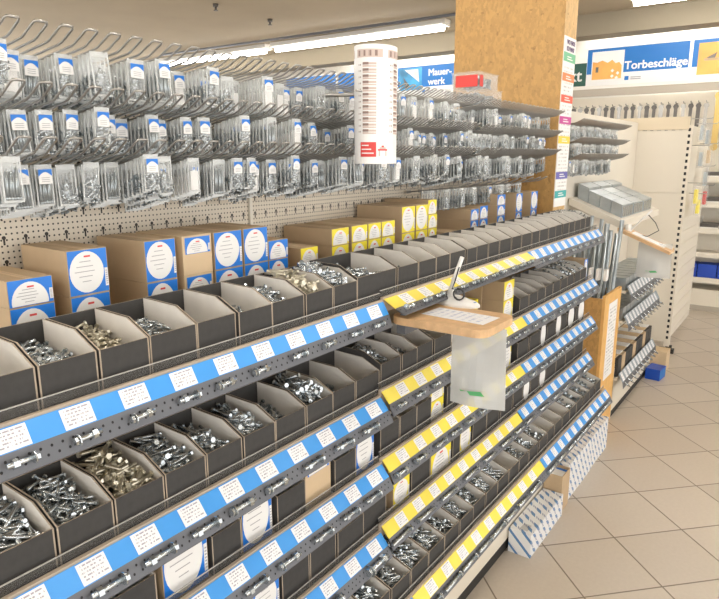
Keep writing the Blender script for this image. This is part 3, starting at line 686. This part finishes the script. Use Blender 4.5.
# ---------------------------------------------------------------- board with paper, pen stand and bag
def rounded(x0,y0,x1,y1,r,n=5):
    P=[]
    for cx,cy,a0 in ((x1-r,y0+r,-90),(x1-r,y1-r,0),(x0+r,y1-r,90),(x0+r,y0+r,180)):
        for i in range(n+1):
            a=math.radians(a0+90*i/n); P.append((cx+r*math.cos(a),cy+r*math.sin(a)))
    return P
ZB=1.336
b=MB(); b.prism(rounded(0,0,.202,.275,.035),lambda u,v,t:(u,v,t),-.02,0,0,1,0)
bd=new('writing_board',b.mesh('writing_board',[M['ply'],M['ply']]),None,(1.368,.610,ZB)); tag(bd,'wooden writing board fixed under the yellow price strip, jutting into aisle','board')
b=MB(); b.cyl((.03,.25,-.02),(.03,.25,-.05),.008,8); b.box(.02,.235,-.05,.19,.262,-.02); new('bracket',b.mesh('board_bracket',[M['rail']]),bd)
M['form']=printed('form_print',(.86,.86,.88),(.33,.38,.60),9,14,'Y',.5,.06)
b=MB(); b.box(0,0,0,.092,.185,.0008); tag(new('paper_sheet',b.mesh('paper_sheet',[M['form']]),None,(1.424,.640,ZB+.0005),(0,0,-.06)),'white printed form lying on the wooden writing board','paper')
ps=new('pen_stand',None,None,(1.590,.792,ZB)); tag(ps,'white pen stand with coiled black cord on the wooden writing board','pen stand')
b=MB(); n=28; prev=None
prof=[(1.0,0),(1.0,.006),(.86,.013),(.55,.020),(.30,.026)]
for (s,z) in prof:
    ring=[(.036*s*math.cos(2*math.pi*i/n),.064*s*math.sin(2*math.pi*i/n)+(1-s)*.012,z) for i in range(n)]
    if prev:
        for i in range(n): j=(i+1)%n; b.face([prev[i],prev[j],ring[j],ring[i]],0,True)
    prev=ring
b.face(prev); b.cyl((0,.022,.022),(0,.026,.045),.009,10)
new('base',b.mesh('pen_base',[M['plastic']]),ps)
b=MB(); b.box(-.007,-.052,.0136,.007,-.030,.0142); new('sticker',b.mesh('pen_sticker',[M['signblue']]),ps)
b=MB(); b.cyl((-.012,.026,.030),(-.012,-.012,.140),.0060,10); b.cyl((-.012,.028,.024),(-.012,.026,.030),.004,8); new('pen',b.mesh('pen',[M['plastic']]),ps)
b=MB()
pts=[(-.012+.02*0,-.008,.115)]
pts=[(-.016,-.006,.112),(-.020,.004,.07),(-.024,.010,.05)]+[(-.024+.0009*i/4,-.010+.0165*math.cos(i*.55+2.2),.036+.0165*math.sin(i*.55+2.2)) for i in range(30)]
b.tube(pts,.0019,6); new('cord',b.mesh('pen_cord',[M['cable']]),ps)
# bag under the board
def bag(name,x,y0,y1,zt,zb,label,axis='Y',green=True):
    b=MB(); ny,nz=8,9
    def q(i,j,s):
        u=i/ny; v=j/nz; th=.010*math.sin(math.pi*u)*(.35+.65*v)*(1-.7*max(0,v-.85)/.15)
        return (x+s*th+.006*math.sin(5*u+2*v)*v,y0+(y1-y0)*u+.008*(v)*(u-.5),zt+(zb-zt)*v-.008*u*v)
    for s in (-1,1):
        for i in range(ny):
            for j in range(nz):
                f=[q(i,j,s),q(i+1,j,s),q(i+1,j+1,s),q(i,j+1,s)]; b.face(f if s>0 else f[::-1],0,True)
    o=new(name,b.mesh(name,[M['bagmilky']])); tag(o,label,'bag','plastic bags below the writing boards')
    if green:
        b=MB(); m=(y0+y1)/2
        b.face([(x-.016,m-.03,zb+.035),(x-.016,m+.012,zb+.03),(x-.016,m+.022,zb+.040),(x-.016,m-.018,zb+.046)])
        b.face([(x-.017,m+.022,zb+.040),(x-.017,m+.04,zb+.037),(x-.017,m+.042,zb+.041)])
        new('print',b.mesh('green_print',[M['gprint']]),o)['label']='small green print'
M['gprint']=mat('green_ink',(.10,.42,.16),.5)
bag('plastic_bag',1.482,.600,.752,1.318,1.095,'milky plastic bag hanging under the near wooden writing board')

# ---------------------------------------------------------------- parcels on the floor
def wrapped(x0,y0,x1,y1,h,label,rz=0):
    b=MB(); w,d=x1-x0,y1-y0; r=.006
    b.box(0,0,0,w,d,h,0)
    b.face([(-.0006,d*.1,h*.15),(-.0006,d*.5,h*.62),(-.0006,d*.9,h*.15)],1); b.face([(-.0004,0,h),(-.0004,d*.5,h*.45),(-.0004,d,h)],0)
    o=new('wrapped_parcel',b.mesh('wrapped_parcel',[M['wrap'],M['wrap']]),None,(x0,y0,0.0005),(0,0,rz)); tag(o,label,'parcel','wrapped parcels in front of the plinth')
    b=MB(); b.face([(.02,d*.25,h+.0008),(.075,d*.25,h+.0008),(.075,d*.6,h+.0008),(.02,d*.6,h+.0008)]); new('tape',b.mesh('parcel_tape',[M['clear']]),o)
wrapped(2.462,.835,2.895,.938,.115,'white parcel with blue printed blocks, nearest on the floor by the plinth')
wrapped(3.035,.855,3.44,.938,.205,'tall white parcel with blue printed blocks behind the open brown box')
wrapped(3.455,.86,3.80,.938,.20,'white printed parcel furthest along the plinth near the rod box')
b=MB(); t=.004; w,d,h=.12,.092,.20
b.box(0,0,0,w,d,t); b.box(0,0,t,w,t,h); b.box(0,d-t,t,w,d,h); b.box(0,t,t,t,d-t,h); b.box(w-t,t,t,w,d-t,h)
b.box(t,t,h-.02,w-t,d-t,h-.015,1)
ob=new('open_box',b.mesh('open_box',[M['kraft'],M['paper']]),None,(2.902,.846,.0005)); tag(ob,'brown cardboard box standing between the white wrapped parcels','box')
b=MB(); b.face([(w-.03,.01,h-.0148),(w-.005,.01,h-.0148),(w-.005,d-.01,h-.0148),(w-.02,d-.01,h-.0148)]); new('label',b.mesh('open_box_label',[M['lblue']]),ob)['label']='blue label corner'

# ---------------------------------------------------------------- chipboard box of steel rods
rx0,rx1,ry0,ry1,rh=3.87,4.25,.955,1.33,.925
b=MB(); t=.018
b.box(0,0,0,rx1-rx0,t,rh,1); b.box(0,t,0,t,ry1-ry0,rh-.02,0); b.box(rx1-rx0-t,t,0,rx1-rx0,ry1-ry0,rh-.02,0); b.box(t,ry1-ry0-t,0,rx1-rx0-t,ry1-ry0,rh-.02,0); b.box(t,t,0,rx1-rx0-t,ry1-ry0-t,.02,0)
rb=new('rod_box',b.mesh('rod_box',[M['osb'],M['osbl']]),None,(rx0,ry0,0)); tag(rb,'tall chipboard box holding steel rods behind the last blue bay','box')
M['notice']=printed('notice_print',(.84,.83,.82),(.25,.25,.27),22,12,'Z',.6,.06)
b=MB(); b.box(.10,-.003,.36,.29,0,.86); new('notice',b.mesh('notice',[M['notice']]),rb)['label']='white printed notice'
for i in range(24):
    iy,ix=divmod(i,4); y=ry0+.05+.045*iy+.010*(ix%2); x=rx0+.05+.042*ix; q=(ry1-y)/(ry1-ry0); r=R.uniform(.0115,.0165); L=R.uniform(1.22,1.38)
    b=MB(); b.cyl((0,0,.023),(.03+.16*q+.25*(x-rx0),-.04+.10*(1-q),L),r,8 if i%3 else 4,mat=0)
    if i%4==1: b.box(.00,-.03,1.0,.05,-.012,1.07,1)
    tag(new('steel_rod',b.mesh('steel_rod',[M['galv'] if i%4 else M['zincd'],M['paper']]),None,(x,y,0)),'grey steel rod leaning in the chipboard box, %s from the aisle side'%nth(i+1),'rod','steel rods in the chipboard box')

# ---------------------------------------------------------------- far gondola in the same row
gx0,gx1=4.27,6.09
g=new('far_shelf_bay',None,None,(gx0,YB,0)); tag(g,'cream shelving bay with grey strips beyond the rod box','shelf')
W=gx1-gx0
b=MB(); b.box(-.8,0,.05,W,.012,2.03); new('back_panel',b.mesh('far_back',[M['cream']]),g)
b=MB(); b.box(0,-.395,.05,W-.6,-.385,.262,0); b.box(0,-.392,0,W-.6,-.38,.05,1); b.box(0,-.39,.36,.03,0,.38,0); b.box(0,-.395,0,.012,0,.36,0); new('plinth',b.mesh('far_plinth',[M['plinth'],M['black']]),g)
for s,(z,x1_) in enumerate(((.925,.95),(.725,1.0),(.325,1.05))):
    b=MB(); b.box(0,-.42,z-.05,x1_,0,z-.035); sh=new('shelf',b.mesh('far_shelf',[M['cream']]),g)
    b=MB(); b.face([(0,-.425,z),(0,-.455,z-.055),(x1_,-.455,z-.055),(x1_,-.425,z)]); b.face([(0,-.455,z-.055),(0,-.462,z-.10),(x1_,-.462,z-.10),(x1_,-.455,z-.055)],1); new('price_strip',b.mesh('far_strip',[M['greystrip'],M['rail']]),sh)
    tk=MB(); tk.face([(-.022,-.428,z-.003),(-.022,-.4545,z-.052),(.022,-.4545,z-.052),(.022,-.428,z-.003)]); me=tk.mesh('price_ticket',[M['ticket']])
    for i in range(int(x1_/.085)): new('price_ticket',me,sh,(.05+.085*i,-.001,0))
    for i in range(int(x1_/.1)):
        o=new('sample_bolt',SAMPLE['m'],sh,(.06+.1*i,-.47,z-.08),(0,.6,-1.2))
    for i in range(int(x1_/.105)):
        k_=[('galv','grey metal'),('galv','grey metal'),('paper','white topped')][s]
        h=.075 if s<2 else .13
        bb=MB(); bb.box(0,0,0,.095,.2,h,0); bb.box(.004,.02,h,.091,.19,h+.006,1) if s==2 else bb.box(.006,.0,h,.089,.2,h+.004,0)
        m2={0:[M['galv'],M['zinc']],1:[M['galv'],M['zinc']],2:[M['dark'] if i%3!=1 else M['kraft'],M['paper'] if i%2 else M['kraftl']]}[s]
        tag(new('storage_box',bb.mesh('storage_box',m2),None,(gx0+.03+.105*i,.945,z-.034)),'%s box, %s from left on the far bay %s shelf'%(k_[1],nth(i+1),['upper','middle','lower'][s]),'box','boxes on the far bay')
# sloping display shelf with stacked metal plates and a second writing board
def slope(x,y): return 1.345+(y-1.02)*.40
b=MB()
def slab(b,x0,x1,y0,y1,o0,o1,m=0):
    P=[(x,y,slope(x,y)+o) for o in (o0,o1) for y in (y0,y1) for x in (x0,x1)]
    for q in ((0,2,3,1),(4,5,7,6),(0,1,5,4),(2,6,7,3),(0,4,6,2),(1,3,7,5)): b.face([P[i] for i in q],m)
slab(b,4.28,5.45,1.0,1.345,-.045,0); ds=new('sloping_shelf',b.mesh('sloping_shelf',[M['cream']])); tag(ds,'sloping cream display shelf beyond the rod box','shelf')
for i in range(3):
    for j in range(4):
        b=MB(); x0=4.40+.30*i; y0=1.03+.075*j; slab(b,x0,x0+.28,y0,y0+.070,.001,.085 if j<3 else .10)
        for q in range(5): slab(b,x0+.01+.053*q,x0+.055+.053*q,y0-.004,y0-.0005,.01,.075,1)
        tag(new('metal_plate_stack',b.mesh('plate_stack',[M['galv'],M['zinc']])),'stack of galvanised plates on the sloping shelf, %s row, %s column'%(nth(j+1),nth(i+1)),'plates','plate stacks on the sloping shelf')
b=MB(); slab(b,4.28,4.44,.70,1.02,-.07,-.048); o=new('writing_board',b.mesh('far_board',[M['ply']])); tag(o,'slanting wooden writing board hanging below the far sloping shelf','board')
b=MB(); slab(b,4.31,4.41,.74,.94,-.0475,-.0465); tag(new('paper_sheet',b.mesh('far_paper',[M['paper']])),'white paper sheet on the far slanting writing board','paper')
b=MB(); b.cyl((4.36,.96,slope(0,.96)-.045),(4.36,.84,slope(0,.84)+.14),.006,8); b.cyl((4.36,.985,slope(0,.985)-.046),(4.36,.955,slope(0,.955)-.03),.03,12)
o=new('pen_stand',b.mesh('far_pen',[M['plastic']])); tag(o,'white pen stand on the far slanting writing board','pen stand')
b=MB(); b.tube([(4.37,.86,1.38),(4.40,.82,1.33),(4.42,.80,1.28),(4.40,.86,1.24),(4.37,.92,1.25)],.003,5); new('cord',b.mesh('far_cord',[M['cable']]),o)
bag('plastic_bag',4.36,.70,.90,1.205,.985,'milky plastic bag hanging under the far slanting writing board')

# end panel and the gondola face behind it
ep=new('end_panel',None,None,(6.1,.95,0)); tag(ep,'large cream end panel with a slotted upright','panel')
b=MB(); b.box(0,.02,.1,.02,1.2,1.43); b.box(0,.02,1.436,.02,1.2,1.96); new('sheet',b.mesh('end_sheet',[M['cream']]),ep)
b=MB(); b.box(-.012,.0,1.965,.03,1.25,2.07); new('top_rail',b.mesh('end_top',[mat('tan_rail',(.70,.60,.44),.5)]),ep)
M['slot']=M['hole']
b=MB(); b.box(-.004,-.03,.06,.03,.02,2.0,0)
for i in range(36): z=.13+.052*i; b.face([(-.0046,-.015,z),(-.0046,.004,z),(-.0046,.004,z+.026),(-.0046,-.015,z+.026)][::-1],1)
new('upright',b.mesh('slotted_upright',[M['cream'],M['slot']]),ep)
b=MB(); b.box(-.01,-.07,0,.04,.06,.04); b.box(.0,-.05,.0,.03,0,.07); new('foot',b.mesh('end_foot',[M['black']]),ep)
gf=new('wall_rack',None,None,(6.13,.95,0)); tag(gf,'cream slatted rack face behind the end panel','rack')
b=MB(); b.box(0,0,.10,1.2,.02,2.0); new('panel',b.mesh('slat_panel',[M['cream']]),gf)
for i in range(16):
    b=MB(); b.box(0,-.006,.16+.115*i,1.2,-.001,.163+.115*i); new('slat',b.mesh('slat',[M['cream']]),gf)
cols={'clear':M['bag'],'yellow':M['lyellow'],'red':M['red'],'kraft':M['kraftl']}
for i,(x,z,c,l) in enumerate([(6.22,2.06,'clear','clear hanging pack at the top of the slatted rack'),(6.55,2.03,'clear','second clear hanging pack at the top of the slatted rack'),(6.3,1.84,'clear','clear hanging pack at middle height of the slatted rack'),(6.75,1.86,'kraft','brown hanging pack at middle height of the slatted rack'),(6.27,1.52,'yellow','yellow hanging pack on the slatted rack'),(6.45,1.42,'yellow','second yellow hanging pack on the slatted rack'),(6.8,1.48,'red','red handled tool hanging on the slatted rack'),(6.7,1.66,'clear','clear hanging pack above the red tool')]):
    b=MB(); pouch(b,.11,.20,.05,0); b.tube([(0,.10,-.004),(0,-.06,-.004),(0,-.075,.008)],.004,5,1)
    b.box(-.04,-.012,-.18,.04,.012,-.06,2)
    tag(new('hanging_pack',b.mesh('rack_pack',[M['bag'],M['wire'],cols[c] if c!='clear' else M['galv']]),None,(x,.865,z)),l,'pack','packs on the slatted rack')
b=MB(); b.box(0,0,0,.15,.11,.085,0); b.box(.0,-.001,.012,.148,0,.078,1); b.box(-.002,-.002,.083,.152,.112,.090,0)
tag(new('blue_box',b.mesh('blue_box',[M['bluebox'],M['signblue']]),None,(5.25,.835,0.0005),(0,0,-.1)),'small cobalt blue box on the floor below the far bay','box')
b=MB(); b.box(0,0,0,.16,.18,.17); tag(new('carton',b.mesh('floor_carton',[M['kraftl']]),None,(5.5,.84,.0005)),'pale cardboard box on the floor behind the blue box','box')

# ---------------------------------------------------------------- aisle at the far end, facing us
FX=8.08
fg=new('far_rack',None,None,(FX,0,0)); tag(fg,'long cream rack across the far end below the blue signs','rack')
b=MB(); b.box(.35,-2.5,0,.37,8,2.45); new('back_panel',b.mesh('far_rack_back',[M['cream']]),fg)
b=MB(); b.box(0,-2.5,.05,.35,8,.25,0); b.box(-.01,-2.5,0,.0,8,.06,1); new('plinth',b.mesh('far_rack_plinth',[M['plinth'],M['shelf']]),fg)
for z in (.37,.66,.93,1.22,1.50):
    b=MB(); b.box(-.02,-2.5,z-.03,.35,1.9,z); b.box(-.03,-2.5,z-.04,-.02,1.9,z+.02); new('shelf',b.mesh('far_rack_shelf',[M['cream']]),fg)
b=MB(); b.box(-.25,-2.5,2.44,.02,8,2.50,0); b.box(-.28,-2.5,2.50,-.25,8,2.535,1); b.box(-.27,-2.5,2.42,-.25,8,2.50,2); new('top_rail',b.mesh('far_rack_rail',[M['white'],M['white'],M['shelf']]),fg)
for q in range(4):
    for i,z in enumerate((.932,1.222,1.502)):
        b=MB(); b.box(0,0,0,.25,.20,.03,0); b.prism([(0,0),(.25,0),(.25,.14),(.05,.05),(0,.05)],lambda u,v,t:(u,t,v),0,.004,0,0,0); b.prism([(0,0),(.25,0),(.25,.14),(.05,.05),(0,.05)],lambda u,v,t:(u,t,v),.196,.2,0,0,0); b.box(.02,.01,.03,.24,.19,.07,1)
        tag(new('open_bin',b.mesh('far_bin',[M['white'],M['darksteel']]),None,(FX-.015,.42+.215*q,z)),'pale open bin on the far rack, %s shelf, %s from right'%(['lower','middle','upper'][i],nth(q+1)),'bin','bins on the far rack')
M['bpack']=printed('blue_pack_print',(.012,.06,.42),(.65,.70,.80),4,9,'Z',.7,.1)
for q in range(4):
    b=MB(); b.box(0,0,0,.2,.19,.17); tag(new('blue_box',b.mesh('blue_pack',[M['bpack']]),None,(FX-.01,.42+.2*q,.371),(0,0,0)),'blue printed box on the far rack bottom shelf, %s from right'%nth(q+1),'box','blue boxes on the far rack')
# hanging hinges
for i in range(21):
    y=1.10+.075*i; b=MB(); L=R.uniform(.34,.42); w=R.uniform(.014,.022)
    b.box(-.006,-w,-L,.006,w,0); b.cyl((-.008,0,-.02),(.008,0,-.02),.028,8); b.tube([(.1,0,.015),(-.02,0,.015),(-.03,0,.03)],.005,5)
    tag(new('strap_hinge',b.mesh('strap_hinge',[M['darksteel'] if i%3 else M['wire']]),None,(FX-.10,y,2.30)),'steel strap hinge hanging below the blue sign, %s from right'%nth(i+1),'hinge','strap hinges on the far rail')
for i in range(5):
    b=MB(); b.box(-.008,-.03,-.75+.04*i,.008,.03,0); b.cyl((-.01,0,-.03),(.01,0,-.03),.045,8); b.cyl((-.01,0,-.72+.04*i),(.01,0,-.72+.04*i),.04,8)
    tag(new('long_hinge',b.mesh('long_hinge',[M['brass']]),None,(FX-.14,.52+.115*i,2.40)),'long brass coloured hinge hanging at far right, %s from right'%nth(i+1),'hinge','brass hinges on the far rail')
# signs on top
def aisle_sign(y0,y1,label,words,photo,lines=()):
    s=new('aisle_sign',None,None,(FX-.05,y1,2.555)); tag(s,label,'sign','blue aisle signs')
    L=y1-y0; Hs=.425
    b=MB(); b.box(0,-L,0,.03,0,Hs); new('board',b.mesh('sign_board',[M['signwhite']]),s)
    b=MB(); b.box(-.003,-L+.005,.135,0,-.005,Hs-.015); new('blue_field',b.mesh('sign_field',[M['signblue']]),s)
    if photo is not None: photo(s,L,Hs)
    for (body,size,yy,z,bo) in words: text(body,size,'signwhite',s,(-.004,-yy,z),(math.pi/2,0,-math.pi/2),'lettering',bold=bo)
    b=MB()
    b.box(-.004,-L*.44,.045,-.001,-L*.40,.09,0)
    for q in range(2): b.box(-.004,-L*.56,.05+.02*q,-.001,-L*.46,.06+.02*q,1)
    new('logo',b.mesh('sign_logo',[M['signblue'],M['ink']]),s)
def gate_photo(s,L,H):
    b=MB(); y=lambda u:-u
    b.box(-.006,-.42,.06,-.003,-.06,H-.045,0)
    pts=[(.07,.07),(.40,.07),(.40,.21),(.37,.25),(.33,.24),(.29,.28),(.24,.25),(.18,.28),(.12,.26),(.07,.27)]
    b.prism(pts,lambda u,v,t:(t,-u,v),-.008,-.006,1,1,1)
    for (u,v) in ((.30,.10),(.36,.13),(.30,.16),(.35,.08)): b.face([(-.0085,-u+.02,v),(-.0085,-u,v-.02),(-.0085,-u-.02,v),(-.0085,-u,v+.02)],0)
    b.box(-.009,-.14,.15,-.007,-.11,.21,2)
    new('photo',b.mesh('gate_photo',[M['signwhite'],M['orange'],M['darksteel']]),s)['label']='photo of an orange wooden gate'
def wood_photo(s,L,H):
    b=MB(); b.box(-.006,-L+.01,.05,-.003,-.06,H-.05,0); b.face([(-.0065,-.14,.22),(-.0065,-.24,.27),(-.0065,-.22,.20)],1); b.box(-.007,-.5,.19,-.006,-.12,.215,2)
    new('photo',b.mesh('wood_photo',[M['orange'],M['darksteel'],M['kraft']]),s)['label']='photo of orange wood boards'
M['skyph']=mat('blue_photo',(.05,.33,.62),.4,noise=.5,nscale=4)
def tool_photo(s,L,H):
    b=MB(); b.box(-.006,-.40,.10,-.003,-.03,H-.03,0); b.face([(-.0065,-.12,H-.05),(-.0065,-.34,H-.05),(-.0065,-.36,.2)][::-1],1); b.face([(-.0065,-.10,.28),(-.0065,-.22,.14),(-.0065,-.14,.11)],2)
    new('photo',b.mesh('tool_photo',[M['skyph'],M['inner'],M['darksteel']]),s)['label']='bluish photo'
aisle_sign(1.325,2.425,'blue sign reading Torbeschläge with an orange gate photo',[('Torbeschläge',.122,.43,.165,.0034)],gate_photo)
aisle_sign(.20,1.300,'blue sign with orange wood photo at the right edge',[],wood_photo)
aisle_sign(4.05,5.08,'blue sign reading Mauerwerk left of the chipboard pillar',[('Mauer-',.125,.50,.275,.003),('werk',.125,.50,.155,.003)],tool_photo)
aisle_sign(5.12,6.15,'blue sign ending in au seen behind the white tube sign',[('au-',.135,.80,.155,.0015)],None)
aisle_sign(6.19,7.2,'blue sign furthest left behind the wire hooks',[],None)
ks=new('green_sign',None,None,(FX+.3,3.2,2.60)); tag(ks,'dark green sign ending in kt beside the chipboard pillar','sign')
b=MB(); b.box(0,-.78,0,.02,0,.27); new('board',b.mesh('green_board',[M['green']]),ks)
text('kt',.20,'signwhite',ks,(-.002,-.455,.06),(math.pi/2,0,-math.pi/2),'lettering',bold=.004)

# ---------------------------------------------------------------- world, camera
w=bpy.data.worlds.new('World'); S.world=w; w.use_nodes=True; w.node_tree.nodes['Background'].inputs[0].default_value=(1.0,.99,.975,1); w.node_tree.nodes['Background'].inputs[1].default_value=2.0
f,pitch,yaw,roll=632.01,.22313,.62184,-.00169
cpp,spp=math.cos(pitch),math.sin(pitch)
fw=Vector((math.cos(yaw)*cpp,math.sin(yaw)*cpp,-spp)); r=fw.cross(Vector((0,0,1))).normalized(); u=r.cross(fw)
cc,ss=math.cos(roll),math.sin(roll); r,u=(r*cc+u*ss),(u*cc-r*ss)
cam=bpy.data.cameras.new('camera'); co=bpy.data.objects.new('camera',cam); COL.objects.link(co)
co.matrix_world=Matrix(((r.x,u.x,-fw.x,0),(r.y,u.y,-fw.y,0),(r.z,u.z,-fw.z,1.75),(0,0,0,1)))
cam.sensor_fit='HORIZONTAL'; cam.sensor_width=36; cam.lens=f/719*36; cam.clip_start=.02
S.camera=co
S.view_settings.view_transform='Standard'; S.view_settings.look='None'; S.view_settings.exposure=0.4; S.view_settings.gamma=1.0
S.view_settings.use_curve_mapping=False
S.cycles.use_denoising=True
S.cycles.transparent_max_bounces=40; S.cycles.max_bounces=8
print('packs',npack)
